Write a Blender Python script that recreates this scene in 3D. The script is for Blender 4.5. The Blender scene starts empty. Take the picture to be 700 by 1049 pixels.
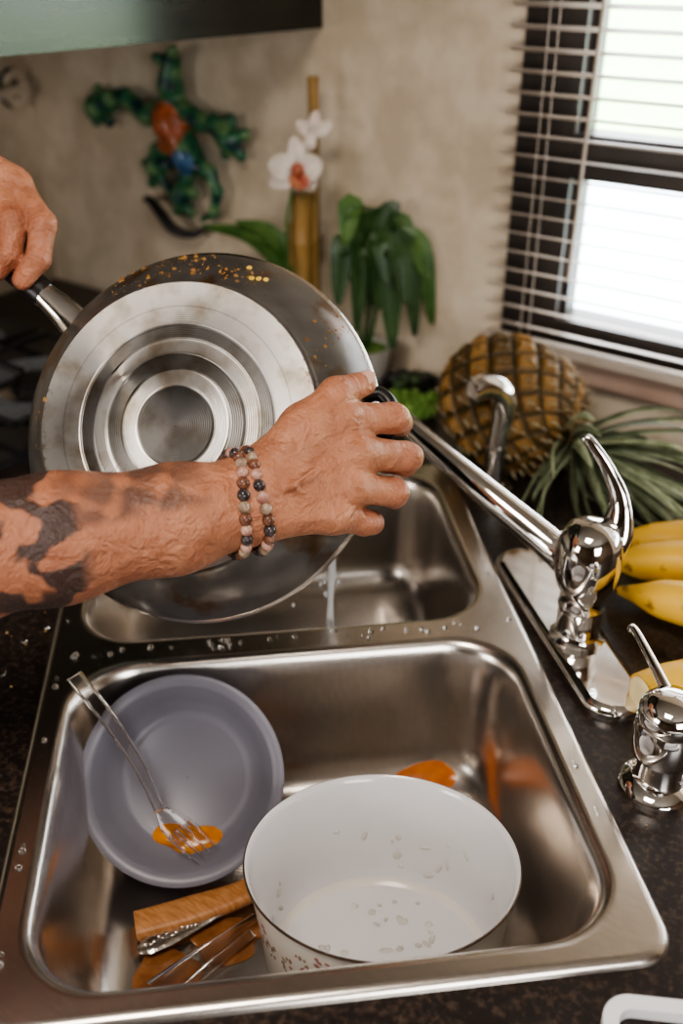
import bpy, math, random
import numpy as np
from mathutils import Vector, Matrix
from mathutils.geometry import tessellate_polygon
random.seed(7); rng=np.random.RandomState(5)
A=lambda *x: np.array(x,float)
def nrm(v): v=np.asarray(v,float); return v/np.linalg.norm(v)
# the room is authored turned; everything is rotated about Z so the walls lie along X / Y
TH0=math.atan2(.611,.7917); R4=Matrix.Rotation(TH0,4,'Z'); R3=np.array(R4)[:3,:3]

# ------------------------------------------------------------------ materials
def mat(name,col=(.5,.5,.5),rough=.5,metal=0,spec=.5,trans=0,ior=1.45,col2=None,nscale=20,ndetail=4,
        bump=0,bscale=60,sss=0,coat=0,vcol=False,rvar=0,contrast=(.35,.65),stretch=None,bump2=0,b2scale=20):
    m=bpy.data.materials.new(name); m.use_nodes=True
    nt=m.node_tree; N=nt.nodes; L=nt.links
    b=N['Principled BSDF']
    b.inputs['Base Color'].default_value=(*col,1); b.inputs['Roughness'].default_value=rough
    b.inputs['Metallic'].default_value=metal; b.inputs['IOR'].default_value=ior
    b.inputs['Transmission Weight'].default_value=trans
    b.inputs['Specular IOR Level'].default_value=spec
    b.inputs['Coat Weight'].default_value=coat; b.inputs['Coat Roughness'].default_value=.08
    if sss:
        b.inputs['Subsurface Weight'].default_value=sss
        b.inputs['Subsurface Radius'].default_value=(1,.35,.2); b.inputs['Subsurface Scale'].default_value=.005
    tc=N.new('ShaderNodeTexCoord'); src=tc.outputs['Object']
    if stretch:
        mp=N.new('ShaderNodeMapping'); mp.inputs['Scale'].default_value=stretch; L.new(src,mp.inputs[0]); src=mp.outputs[0]
    colout=None
    if col2 is not None:
        n=N.new('ShaderNodeTexNoise'); n.inputs['Scale'].default_value=nscale; n.inputs['Detail'].default_value=ndetail
        L.new(src,n.inputs['Vector'])
        r=N.new('ShaderNodeValToRGB'); r.color_ramp.elements[0].position=contrast[0]; r.color_ramp.elements[1].position=contrast[1]
        r.color_ramp.elements[0].color=(*col,1); r.color_ramp.elements[1].color=(*col2,1)
        L.new(n.outputs['Fac'],r.inputs[0]); colout=r.outputs[0]
        L.new(colout,b.inputs['Base Color'])
    if vcol:
        a=N.new('ShaderNodeAttribute'); a.attribute_name='Col'
        if colout is not None:
            mx=N.new('ShaderNodeMix'); mx.data_type='RGBA'; mx.blend_type='MULTIPLY'; mx.inputs[0].default_value=1
            L.new(a.outputs['Color'],mx.inputs[6]); L.new(colout,mx.inputs[7]); L.new(mx.outputs[2],b.inputs['Base Color'])
        else: L.new(a.outputs['Color'],b.inputs['Base Color'])
    if rvar:
        n=N.new('ShaderNodeTexNoise'); n.inputs['Scale'].default_value=nscale; L.new(src,n.inputs['Vector'])
        mr=N.new('ShaderNodeMapRange'); mr.inputs['To Min'].default_value=max(0,rough-rvar); mr.inputs['To Max'].default_value=rough+rvar
        L.new(n.outputs['Fac'],mr.inputs[0]); L.new(mr.outputs[0],b.inputs['Roughness'])
    if bump:
        n=N.new('ShaderNodeTexNoise'); n.inputs['Scale'].default_value=bscale; n.inputs['Detail'].default_value=5; L.new(src,n.inputs['Vector'])
        bp=N.new('ShaderNodeBump'); bp.inputs['Strength'].default_value=bump; bp.inputs['Distance'].default_value=.002
        L.new(n.outputs['Fac'],bp.inputs['Height'])
        if bump2:
            n2=N.new('ShaderNodeTexNoise'); n2.inputs['Scale'].default_value=b2scale; n2.inputs['Detail'].default_value=3; n2.inputs['Distortion'].default_value=1.5; L.new(src,n2.inputs['Vector'])
            b2=N.new('ShaderNodeBump'); b2.inputs['Strength'].default_value=bump2; b2.inputs['Distance'].default_value=.006
            L.new(n2.outputs['Fac'],b2.inputs['Height']); L.new(b2.outputs[0],bp.inputs['Normal'])
        L.new(bp.outputs[0],b.inputs['Normal'])
    return m

# ------------------------------------------------------------------ mesh builder
class MB:
    def __init__(s): s.v=[];s.f=[];s.m=[];s.mats=[];s.c=[];s.n=0
    def add(s,V,F,mt,col=None):
        V=np.asarray(V,float)
        if mt not in s.mats: s.mats.append(mt)
        i=s.mats.index(mt)
        s.v.append(V); s.f+= [tuple(int(a)+s.n for a in f) for f in F]; s.m+=[i]*len(F)
        if col is None: col=np.ones((len(V),3))*.8
        col=np.asarray(col,float)
        if col.ndim==1: col=np.tile(col,(len(V),1))
        s.c.append(col); s.n+=len(V)
    def build(s,name,angle=40,parent=None,local=None):
        V=np.vstack(s.v)
        if local is None:
            V=V@R3.T; o=(V.min(0)+V.max(0))/2; o[2]=V[:,2].min()
        else: o=A(0,0,0)
        me=bpy.data.meshes.new(name); me.from_pydata((V-o).tolist(),[],s.f)
        for m in s.mats: me.materials.append(m)
        me.polygons.foreach_set('material_index',s.m); me.polygons.foreach_set('use_smooth',[True]*len(s.f))
        C=np.vstack(s.c); C=np.hstack([C,np.ones((len(C),1))])
        at=me.color_attributes.new('Col','FLOAT_COLOR','POINT'); at.data.foreach_set('color',C.ravel())
        me.update()
        if angle: me.set_sharp_from_angle(angle=math.radians(angle))
        ob=bpy.data.objects.new(name,me); bpy.context.collection.objects.link(ob); ob.location=o
        if local is not None: ob.matrix_world=R4@local
        if parent: ob.parent=parent
        return ob
    def sweep(s,pts,ra,rb=None,mt=None,n=24,segs=14,hint=None,cap=True,col=None,closed=False,power=1.0,spline=True):
        P=catmull(pts,n,closed) if spline else np.asarray(pts,float)
        k=len(P)
        ra=interp(ra,k); rb=ra if rb is None else interp(rb,k)
        T=np.gradient(P,axis=0)
        if closed: T=np.roll(P,-1,0)-np.roll(P,1,0)
        T/= np.linalg.norm(T,axis=1)[:,None]+1e-12
        V=[];nn=None
        for i in range(k):
            t=T[i]
            if hint is not None: h=A(*hint)
            else:
                h=nn if nn is not None else (A(0,0,1) if abs(t[2])<.9 else A(1,0,0))
            nn=h-np.dot(h,t)*t; nn/=np.linalg.norm(nn)+1e-12
            sd=np.cross(t,nn)
            for j in range(segs):
                a=2*math.pi*j/segs; ca,sa=math.cos(a),math.sin(a)
                if power!=1: ca=math.copysign(abs(ca)**power,ca); sa=math.copysign(abs(sa)**power,sa)
                V.append(P[i]+sd*ra[i]*ca+nn*rb[i]*sa)
        F=[]
        for i in range(k if closed else k-1):
            i2=(i+1)%k
            for j in range(segs):
                j2=(j+1)%segs; F.append((i*segs+j,i*segs+j2,i2*segs+j2,i2*segs+j))
        if cap and not closed:
            F.append(tuple(range(segs-1,-1,-1))); F.append(tuple((k-1)*segs+j for j in range(segs)))
        s.add(V,F,mt,col)
    def lathe(s,prof,mt,M=None,segs=48,col=None,mats=None):
        V=[];M=M or Matrix.Identity(4); Mn=np.array(M)
        for r,z in prof:
            for j in range(segs):
                a=2*math.pi*j/segs; V.append((r*math.cos(a),r*math.sin(a),z,1))
        V=(np.array(V)@Mn.T)[:,:3]
        groups={}
        for i in range(len(prof)-1):
            mm=mats[i] if mats else mt
            for j in range(segs):
                j2=(j+1)%segs
                groups.setdefault(mm,[]).append((i*segs+j,i*segs+j2,(i+1)*segs+j2,(i+1)*segs+j))
        allF=[];allM=[]
        for mm,F in groups.items():
            if mm not in s.mats: s.mats.append(mm)
            allF+=F; allM+=[s.mats.index(mm)]*len(F)
        first=next(iter(groups)); base=len(s.m); s.add(V,allF,first,col); s.m[base:]=allM
    def ell(s,c,r,mt,R=None,col=None,u=20,v=12):
        V=[];
        for i in range(v+1):
            th=math.pi*i/v
            for j in range(u):
                a=2*math.pi*j/u; V.append((r[0]*math.sin(th)*math.cos(a),r[1]*math.sin(th)*math.sin(a),r[2]*math.cos(th)))
        V=np.array(V)
        if R is not None: V=V@np.array(R).T
        V=V+A(*c)
        F=[(i*u+j,(i+1)*u+j,(i+1)*u+(j+1)%u,i*u+(j+1)%u) for i in range(v) for j in range(u)]
        s.add(V,F,mt,col)
    def box(s,o,ax,mt,col=None):
        o=A(*o); a,b,c=[A(*q) for q in ax]
        V=[o,o+a,o+a+b,o+b,o+c,o+a+c,o+a+b+c,o+b+c]
        F=[(0,3,2,1),(4,5,6,7),(0,1,5,4),(1,2,6,5),(2,3,7,6),(3,0,4,7)]
        s.add(V,F,mt,col)
    def leaf(s,pts,w,hint,mt,n=16,fold=.25,prof=None,m=4,k=1.0):
        P=catmull(pts,n); T=np.gradient(P,axis=0); T/=np.linalg.norm(T,axis=1)[:,None]
        V=[];C=[]
        for i in range(n):
            t=i/(n-1); ww=w*(prof(t) if prof else (math.sin(math.pi*min(1,(t*.92+.06)))**.6))
            h=A(*hint); nn=h-np.dot(h,T[i])*T[i]; nn/=np.linalg.norm(nn)+1e-9; sd=np.cross(T[i],nn)
            for j in range(m+1):
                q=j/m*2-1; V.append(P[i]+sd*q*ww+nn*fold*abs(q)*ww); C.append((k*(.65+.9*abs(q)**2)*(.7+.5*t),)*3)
        F=[(i*(m+1)+j,i*(m+1)+j+1,(i+1)*(m+1)+j+1,(i+1)*(m+1)+j) for i in range(n-1) for j in range(m)]
        s.add(V,F,mt,C)
def interp(r,k):
    if np.isscalar(r): return np.full(k,float(r))
    r=np.asarray(r,float); return np.interp(np.linspace(0,1,k),np.linspace(0,1,len(r)),r)
def catmull(pts,n,closed=False):
    P=np.asarray(pts,float)
    if closed:
        m=len(P); out=[]
        for q in np.linspace(0,m,n,endpoint=False):
            i=int(q);t=q-i; p0,p1,p2,p3=P[(i-1)%m],P[i%m],P[(i+1)%m],P[(i+2)%m]
            out.append(.5*((2*p1)+(-p0+p2)*t+(2*p0-5*p1+4*p2-p3)*t*t+(-p0+3*p1-3*p2+p3)*t**3))
        return np.array(out)
    if len(P)==2: return P[0]+(P[1]-P[0])*np.linspace(0,1,n)[:,None]
    Q=np.vstack([2*P[0]-P[1],P,2*P[-1]-P[-2]]); m=len(P)-1; out=[]
    for q in np.linspace(0,m,n):
        i=min(int(q),m-1);t=q-i; p0,p1,p2,p3=Q[i:i+4]
        out.append(.5*((2*p1)+(-p0+p2)*t+(2*p0-5*p1+4*p2-p3)*t*t+(-p0+3*p1-3*p2+p3)*t**3))
    return np.array(out)
def frame(o,z,x=(1,0,0)):
    z=nrm(z); x=A(*x); x=nrm(x-np.dot(x,z)*z); y=np.cross(z,x)
    M=Matrix.Identity(4)
    for i in range(3): M[i][0]=x[i];M[i][1]=y[i];M[i][2]=z[i];M[i][3]=o[i]
    return M
def xf(M,p): return np.array(M@Vector(p))

# ------------------------------------------------------------------ SDF (organic bodies)
class SDF:
    def __init__(s,lo,hi,h):
        s.o=A(*lo); s.h=h; s.N=np.ceil((A(*hi)-s.o)/h).astype(int)+1
        s.f=np.full(s.N,1.0,np.float32)
    def sub(s,pts,R):
        P=np.asarray(pts,float); lo=np.clip(np.floor((P.min(0)-R-s.o)/s.h).astype(int),0,s.N-2)
        hi=np.clip(np.ceil((P.max(0)+R-s.o)/s.h).astype(int)+1,lo+2,s.N)
        sl=tuple(slice(a,b) for a,b in zip(lo,hi))
        g=np.meshgrid(*[(s.o[i]+s.h*np.arange(lo[i],hi[i])).astype(np.float32) for i in range(3)],indexing='ij',sparse=True)
        return sl,g
    @staticmethod
    def cone(g,a,b,ra,rb):
        a=A(*a);b=A(*b);d=b-a;L=np.dot(d,d)+1e-12
        x,y,z=g[0]-a[0],g[1]-a[1],g[2]-a[2]
        t=np.clip((x*d[0]+y*d[1]+z*d[2])/L,0,1)
        return np.sqrt((x-t*d[0])**2+(y-t*d[1])**2+(z-t*d[2])**2)-(ra+(rb-ra)*t)
    @staticmethod
    def smin(a,b,k):
        h=np.clip(.5+.5*(b-a)/k,0,1); return b*(1-h)+a*h-k*h*(1-h)
    def add(s,a,b,ra,rb,k=.01):
        sl,g=s.sub([a,b],max(ra,rb)+.02); s.f[sl]=s.smin(s.f[sl],s.cone(g,a,b,ra,rb),k)
    def chain(s,base,P,R,k=.008,ki=.004):
        sl,g=s.sub(P,max(R)+.02); G=None
        for i in range(len(P)-1):
            c=s.cone(g,P[i],P[i+1],R[i],R[i+1]); G=c if G is None else s.smin(G,c,ki)
        s.f[sl]=np.minimum(s.f[sl],s.smin(base[sl],G,k))
    def mesh(s,it=3):
        f=s.f.copy()
        f[0]=f[-1]=1; f[:,0]=f[:,-1]=1; f[:,:,0]=f[:,:,-1]=1
        ins=f<0
        C=[(i,j,k) for i in (0,1) for j in (0,1) for k in (0,1)]
        nx,ny,nz=f.shape
        sh=lambda a,c: a[c[0]:nx-1+c[0],c[1]:ny-1+c[1],c[2]:nz-1+c[2]]
        anyi=np.zeros((nx-1,ny-1,nz-1),bool); alli=np.ones_like(anyi)
        for c in C: q=sh(ins,c); anyi|=q; alli&=q
        mixed=anyi&~alli; idx=np.argwhere(mixed)
        vals=np.stack([f[idx[:,0]+c[0],idx[:,1]+c[1],idx[:,2]+c[2]] for c in C],1)
        acc=np.zeros((len(idx),3)); cnt=np.zeros(len(idx))
        for a in range(8):
            for b in range(a+1,8):
                d=np.abs(A(*C[a])-A(*C[b]))
                if d.sum()!=1: continue
                va,vb=vals[:,a],vals[:,b]; mk=(va<0)!=(vb<0)
                t=np.where(mk,va/(va-vb+1e-20),0)[:,None]
                p=A(*C[a])+t*(A(*C[b])-A(*C[a])); acc+=np.where(mk[:,None],p,0); cnt+=mk
        V=s.o+(idx+acc/np.maximum(cnt,1)[:,None])*s.h
        ID=np.full(mixed.shape,-1,int); ID[mixed]=np.arange(len(idx))
        F=[]
        for ax in range(3):
            lo=[slice(1,-1)]*3; hi=[slice(1,-1)]*3; lo[ax]=slice(0,-1); hi[ax]=slice(1,None)
            a=ins[tuple(lo)]; b=ins[tuple(hi)]; e=np.argwhere(a!=b); fl=a[a!=b]
            for q in range(3):
                if q!=ax: e[:,q]+=1
            o1,o2=[(1,2),(2,0),(0,1)][ax]
            def g(d1,d2):
                c=e.copy(); c[:,o1]+=d1; c[:,o2]+=d2; return ID[c[:,0],c[:,1],c[:,2]]
            Q=np.stack([g(-1,-1),g(0,-1),g(0,0),g(-1,0)],1)
            Q[~fl]=Q[~fl][:,::-1]; F.append(Q)
        F=np.vstack(F)
        for _ in range(it):
            S=np.zeros_like(V); n=np.zeros(len(V))
            for i in range(4):
                for j in ((i+1)%4,(i+3)%4):
                    np.add.at(S,F[:,i],V[F[:,j]]); np.add.at(n,F[:,i],1)
            ok=n>0; V[ok]=V[ok]*.5+.5*S[ok]/n[ok][:,None]
        return V,F

# ------------------------------------------------------------------ wall frame
B0=A(.372,1.12,0); D=A(.7917,-.611,0); NI=A(-.611,-.7917,0); Z=A(0,0,1)
def WF(s,n,z=0): return B0+D*s+NI*n+Z*z

M_wall=mat('wall_vinyl',(.60,.49,.36),.75,col2=(.76,.65,.51),nscale=16,ndetail=10,bump=.4,bscale=90,contrast=(.38,.62))
M_wood2=mat('wood_panelling',(.10,.06,.035),.5,col2=(.17,.105,.065),nscale=8,stretch=(6,6,.6))
M_ceil=mat('ceiling_paint',(.42,.39,.34),.9,col2=(.48,.44,.39))
M_floor=mat('floor_wood',(.10,.06,.035),.5,col2=(.16,.10,.06),nscale=6)
M_counter=mat('counter_laminate',(.016,.012,.011),.34,col2=(.080,.052,.037),nscale=240,ndetail=6,contrast=(.48,.78),rvar=.06)
M_cab=mat('cabinet_dark',(.008,.010,.007),.22,col2=(.018,.017,.011),nscale=12,stretch=(1,1,8))
M_trim=mat('trim_beige',(.50,.35,.28),.5,col2=(.58,.42,.34),nscale=15)
M_winframe=mat('window_frame_dark',(.018,.014,.012),.4,col2=(.03,.022,.018))
M_blind=mat('blind_metal',(.50,.43,.36),.4,col2=(.58,.50,.43),nscale=30)
M_steel=mat('brushed_steel',(.64,.595,.55),.25,1,col2=(.69,.645,.60),nscale=90,ndetail=2,bump=.02,bscale=500,stretch=(1,4,1))
M_chrome=mat('chrome',(.80,.78,.76),.06,1,col2=(.86,.84,.82))
M_black=mat('black_plastic',(.012,.011,.011),.3,col2=(.02,.018,.018))
M_iron=mat('cast_iron',(.02,.02,.02),.45,col2=(.035,.03,.03),bump=.3)
M_lawn=mat('lawn',(.36,.60,.24),.9,col2=(.58,.80,.42),nscale=.8)
M_conc=mat('concrete',(.70,.76,.80),.9,col2=(.80,.85,.88),nscale=1.2)

def wallbox(name,s0,s1,n0,n1,z0,z1,mt,extra=None):
    mb=MB(); mb.box(WF(s0,n0,z0),[D*(s1-s0),NI*(n1-n0),Z*(z1-z0)],mt)
    if extra:
        for (a,b,c,d,e,f) in extra: mb.box(WF(a,c,e),[D*(b-a),NI*(d-c),Z*(f-e)],mt)
    return mb.build(name)
FZ=-.9; CZ=1.25; S0,S1,N1=-1.15,1.75,3.3
wallbox('wall_back',S0-.06,-.20,-.06,0,FZ,CZ,M_wall,[(-.20,.95,-.06,0,FZ,.095),(-.20,.95,-.06,0,.64,CZ),(.95,S1+.06,-.06,0,FZ,CZ)])
wallbox('wall_left',S0-.06,S0,0,N1,FZ,CZ,M_wall)
wallbox('wall_right',S1,S1+.06,0,N1,FZ,CZ,M_wood2)
wallbox('wall_front',S0-.06,S1+.06,N1,N1+.06,FZ,CZ,M_wood2)
wallbox('ceiling',S0-.06,S1+.06,-.06,N1+.06,CZ,CZ+.05,M_ceil)
wallbox('floor',S0-.06,S1+.06,-.06,N1+.06,FZ-.05,FZ,M_floor)
mb=MB(); mb.box(WF(-12,-9,-1.6),[D*24,NI*8.8,Z*.05],M_conc); mb.build('driveway_ground')
mb=MB(); mb.box(WF(-60,-90,-1.62),[D*120,NI*81,Z*.05],M_lawn); mb.build('lawn_ground')
mb=MB()
for (a,b,c,d,e,f) in [(-.20,-.125,-.05,.006,.095,.64),(.86,.95,-.05,.006,.095,.64),(-.125,.86,-.05,.006,.095,.135),(-.125,.86,-.045,.004,.305,.355),(-.125,.86,-.05,.006,.60,.64),(-.125,-.118,-.03,-.01,.135,.60)]:
    mb.box(WF(a,c,e),[D*(b-a),NI*(d-c),Z*(f-e)],M_winframe)
mb.build('window_1')
mb=MB(); mb.box(WF(-.225,0.001,.066),[D*1.2,NI*.022,Z*.03],M_trim); mb.box(WF(-.225,0.001,.058),[D*1.2,NI*.012,Z*.008],M_trim)
mb.build('trim_1')
mb=MB()
z=.128
while z<.61:
    V=[]
    for s in (-.205,.93):
        for q in (-1,-.5,0,.5,1): V.append(WF(s,.036+.0115*q,z+.0018*(1-q*q)+q*.0030))
        for q in (1,.5,0,-.5,-1): V.append(WF(s,.036+.0115*q,z+.0018*(1-q*q)+q*.0030-.0006))
    F=[(j,(j+1)%10,10+(j+1)%10,10+j) for j in range(10)]
    mb.add(V,F,M_blind); z+=.0225
mb.box(WF(-.205,.026,.102),[D*1.135,NI*.020,Z*.010],M_blind)
mb.box(WF(-.21,.015,.612),[D*1.145,NI*.04,Z*.03],M_blind)
for s in (-.15,.18,.55,.85):
    for n in (.024,.048): mb.sweep([WF(s,n,.105),WF(s,n,.62)],.0006,mt=M_blind,n=2,segs=5)
mb.sweep([WF(-.085,.055,.60),WF(-.09,.056,.2)],.0022,mt=M_blind,n=4,segs=8)
mb.build('window_blind')
mb=MB(); mb.box(WF(S0+.003,.003,.45),[D*(-.502-S0),NI*1.6,Z*.5],M_cab)
mb.box(WF(-.503,.05,.452),[D*.014,NI*.6,Z*.48],M_cab); mb.box(WF(-.503,.67,.452),[D*.014,NI*.6,Z*.48],M_cab)
mb.build('upper_cabinet')

# ------------------------------------------------------------------ sink frame
SC=A(-.0457,.6895,0); WV=A(.9925,.1219,0); LV=A(-.1219,.9925,0)
def SF(w,l,z=0): return SC+WV*w+LV*l+Z*z
def rr(w0,w1,l0,l1,r,n=10):
    pts=[]
    for (cx,cy,a0) in [(w1-r,l1-r,0),(w0+r,l1-r,90),(w0+r,l0+r,180),(w1-r,l0+r,270)]:
        for i in range(n+1):
            a=math.radians(a0+90*i/n); pts.append((cx+r*math.cos(a),cy+r*math.sin(a)))
    return pts
def fill(mb,loops,z,mt,tf,flip=False):
    polys=[[Vector((p[0],p[1],0)) for p in lp] for lp in loops]
    tris=tessellate_polygon(polys); P=[p for lp in loops for p in lp]
    V=[tf(p[0],p[1],z) for p in P]
    F=[]
    for t in tris:
        a,b,c=[np.array(P[i]) for i in t]
        cr=(b[0]-a[0])*(c[1]-a[1])-(b[1]-a[1])*(c[0]-a[0])
        if abs(cr)<1e-14: continue
        t=tuple(t) if (cr>0)!=flip else tuple(t)[::-1]
        F.append(t)
    mb.add(V,F,mt)
def bridge(mb,rings,mt,tf,flip=False):
    n=len(rings[0][0]); V=[]
    for lp,z in rings: V+= [tf(p[0],p[1],z) for p in lp]
    F=[]
    for i in range(len(rings)-1):
        for j in range(n):
            j2=(j+1)%n; q=(i*n+j,i*n+j2,(i+1)*n+j2,(i+1)*n+j)
            F.append(q[::-1] if flip else q)
    mb.add(V,F,mt)
OUT=(-.212,.216,-.338,.3335)
BW=[(-.186,.191,-.316,-.010),(-.186,.187,.0256,.312)]
CR=.055
mb=MB()
def off(b,d): return (b[0]+d,b[1]-d,b[2]+d,b[3]-d)
outer=lambda d: rr(*off(OUT,d),.026-d*.5)
bowlp=lambda b,d: rr(*off(b,d),max(.02,CR-d*.45))
fill(mb,[outer(.007),bowlp(BW[0],-.006),bowlp(BW[1],-.006)],.0055,M_steel,SF)
bridge(mb,[(outer(.007),.0055),(outer(.0045),.0053),(outer(.002),.0040),(outer(.0008),.002),(outer(0),.0003)],M_steel,SF,True)
for b in BW:
    prof=[(-.006,.0055),(-.0035,.0052),(-.001,.0040),(.001,.0020),(.0028,-.001),(.0045,-.006),(.006,-.02),(.009,-.06),(.012,-.100),(.015,-.115),(.021,-.127),(.030,-.1345),(.042,-.1385),(.055,-.14)]
    bridge(mb,[(bowlp(b,d),z) for d,z in prof],M_steel,SF)
    cx,cy=(b[0]+b[1])/2,(b[2]+b[3])/2
    circ=[(cx+.045*math.cos(2*math.pi*i/32),cy+.045*math.sin(2*math.pi*i/32)) for i in range(32)]
    fill(mb,[bowlp(b,.055),circ],-.14,M_steel,SF)
    M=Matrix.Translation(Vector(SF(cx,cy,-.14)))
    mb.lathe([(.045,0),(.043,-.002),(.040,-.006),(.030,-.010),(.012,-.011),(.010,-.006),(.004,-.003),(0,-.003)],M_chrome,M,32)
mb.build('double_bowl_sink',angle=50)

def tfW(x,y,z): return A(x,y,z)
def sn(s,n): p=WF(s,n); return (p[0],p[1])
K=1.2; e3=.003
cpoly=[sn(S0+e3,e3),sn(S0+e3,2.2),sn(-.5,2.2),sn(-.5,K+.5),sn(K-.64,.64),sn(S1-e3,.64),sn(S1-e3,e3)]
hole=[tuple(SF(*p)[:2]) for p in rr(-.20,.203,-.327,.3235,.03)]
mb=MB()
fill(mb,[cpoly,hole],0,M_counter,tfW); fill(mb,[cpoly,hole],-.035,M_counter,tfW,True)
bridge(mb,[(cpoly,0),(cpoly,-.035)],M_counter,tfW); bridge(mb,[(hole,0),(hole,-.035)],M_counter,tfW,True)
mb.build('countertop',angle=30)
bpoly=[sn(S0+e3,0.01),sn(S0+e3,2.18),sn(-.53,2.18),sn(-.53,K+.49),sn(K-.66,.61),sn(S1-e3,.61),sn(S1-e3,0.01)]
mb=MB(); bridge(mb,[(bpoly,-.036),(bpoly,FZ+.001)],M_cab,tfW); mb.build('base_cabinet',angle=30)

# ------------------------------------------------------------------ frying pan
M_pansteel=bpy.data.materials.new('pan_base_aluminium'); M_pansteel.use_nodes=True
nt=M_pansteel.node_tree;N=nt.nodes;L=nt.links;b=N['Principled BSDF']
tc=N.new('ShaderNodeTexCoord'); uvx=N.new('ShaderNodeAttribute'); uvx.attribute_name='Col'
sep=N.new('ShaderNodeSeparateColor'); L.new(uvx.outputs['Color'],sep.inputs[0])
cr=N.new('ShaderNodeValToRGB')
e=cr.color_ramp.elements
stops=[(0,.05),(.275,.09),(.285,.60),(.385,.62),(.392,.20),(.50,.19),(.508,.58),(.595,.60),(.603,.21),(.70,.20),(.708,.60),(.825,.55),(.83,.30),(.838,.55),(1,.60)]
e[0].position=0;e[0].color=(.085,.08,.078,1); e[1].position=1; e[1].color=(.60,.58,.55,1)
for p,v in stops[1:-1]:
    q=e.new(p); q.color=(v,v*.97,v*.93,1)
L.new(sep.outputs[0],cr.inputs[0])
n1=N.new('ShaderNodeTexNoise'); n1.inputs['Scale'].default_value=38; n1.inputs['Detail'].default_value=9; L.new(tc.outputs['Object'],n1.inputs['Vector'])
r1=N.new('ShaderNodeValToRGB'); r1.color_ramp.elements[0].position=.34; r1.color_ramp.elements[0].color=(.62,.55,.46,1); r1.color_ramp.elements[1].position=.54; r1.color_ramp.elements[1].color=(1,1,1,1)
L.new(n1.outputs['Fac'],r1.inputs[0])
mx=N.new('ShaderNodeMix'); mx.data_type='RGBA'; mx.blend_type='MULTIPLY'; mx.inputs[0].default_value=1
L.new(cr.outputs[0],mx.inputs[6]); L.new(r1.outputs[0],mx.inputs[7])
n2=N.new('ShaderNodeTexNoise'); n2.inputs['Scale'].default_value=80; n2.inputs['Detail'].default_value=12; n2.inputs['Roughness'].default_value=.75; L.new(tc.outputs['Object'],n2.inputs['Vector'])
ad=N.new('ShaderNodeMath'); ad.operation='MULTIPLY_ADD'; L.new(sep.outputs[1],ad.inputs[0]); ad.inputs[1].default_value=.22; L.new(n2.outputs['Fac'],ad.inputs[2])
r2=N.new('ShaderNodeValToRGB'); r2.color_ramp.elements[0].position=.70; r2.color_ramp.elements[0].color=(0,0,0,1); r2.color_ramp.elements[1].position=.80; r2.color_ramp.elements[1].color=(.85,.85,.85,1)
L.new(ad.outputs[0],r2.inputs[0])
mx2=N.new('ShaderNodeMix'); mx2.data_type='RGBA'; L.new(r2.outputs[0],mx2.inputs[0]); L.new(mx.outputs[2],mx2.inputs[6]); mx2.inputs[7].default_value=(.13,.065,.028,1)
L.new(mx2.outputs[2],b.inputs['Base Color'])
wv=N.new('ShaderNodeMath'); wv.operation='SINE'; ml=N.new('ShaderNodeMath'); ml.operation='MULTIPLY'; ml.inputs[1].default_value=420; L.new(sep.outputs[0],ml.inputs[0]); L.new(ml.outputs[0],wv.inputs[0])
bmp=N.new('ShaderNodeBump'); bmp.inputs['Strength'].default_value=.12; bmp.inputs['Distance'].default_value=.0006; L.new(wv.outputs[0],bmp.inputs['Height']); L.new(bmp.outputs[0],b.inputs['Normal'])
b.inputs['Metallic'].default_value=.95; b.inputs['Roughness'].default_value=.36; b.inputs['Anisotropic'].default_value=.85
tg=N.new('ShaderNodeTangent'); tg.direction_type='RADIAL'; tg.axis='Z'; L.new(tg.outputs[0],b.inputs['Tangent'])
M_panside=mat('pan_side_nonstick',(.80,.45,.22),.29,.45,coat=.25,vcol=True,col2=(1,1,1),nscale=30,ndetail=10,contrast=(.37,.47))
M_food=mat('baked_on_residue',(.11,.045,.014),.5,col2=(.36,.18,.04),nscale=200,bump=.5,bscale=300)
pc=A(-.1263,.6735,.2266); pa=nrm(A(.010,.0373,-.0254))
PM=frame(pc,pa)@Matrix.Scale(1.07,4); PMi=PM.inverted()
# (local +y of the pan points downwards, so "up" is a negative angle)
mb=MB(); seg=120
def ring_lathe(prof,mt,colf):
    V=[];C=[]
    for r,z in prof:
        for j in range(seg):
            a=2*math.pi*j/seg; V.append((r*math.cos(a),r*math.sin(a),z)); C.append(colf(r,a))
    F=[(i*seg+j,(i+1)*seg+j,(i+1)*seg+(j+1)%seg,i*seg+(j+1)%seg) for i in range(len(prof)-1) for j in range(seg)]
    mb.add(V,F,mt,C)
R0=.104
rings=[]
for r in np.linspace(0.0005,R0,90):
    q=r/R0; g=0
    for a_,b_ in ((0,.28),(.39,.505),(.60,.705)):
        if a_<=q<=b_: g=.0007
    rings.append((r,g))
def stain(r,a):
    q=r/R0; st=max(0,(q-.86)/.14)**1.3
    return (q,st*(.70+.30*math.cos(2*(a+math.radians(15)))),0)
ring_lathe(rings,M_pansteel,stain)
def sidecol(r,a):
    n=math.sin(a*7+1)+math.sin(a*13+r*300)+math.sin(a*29+r*700)
    k=.115+.010*n; return A(k,k*.92,k*.84)
ring_lathe([(R0,0),(.1055,.0006),(.1065,.002),(.108,.004),(.114,.009),(.121,.015),(.128,.023),(.134,.033),(.1385,.0435)],M_panside,sidecol)
ring_lathe([(.1385,.0435),(.1405,.0455),(.1412,.0475),(.1400,.0485),(.1380,.0475)],M_steel,lambda r,a:(.8,.8,.8))
ring_lathe([(.1380,.0475),(.131,.033),(.122,.018),(.112,.008),(.102,.004),(.0005,.004)],M_black,lambda r,a:(.1,.1,.1))
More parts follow.
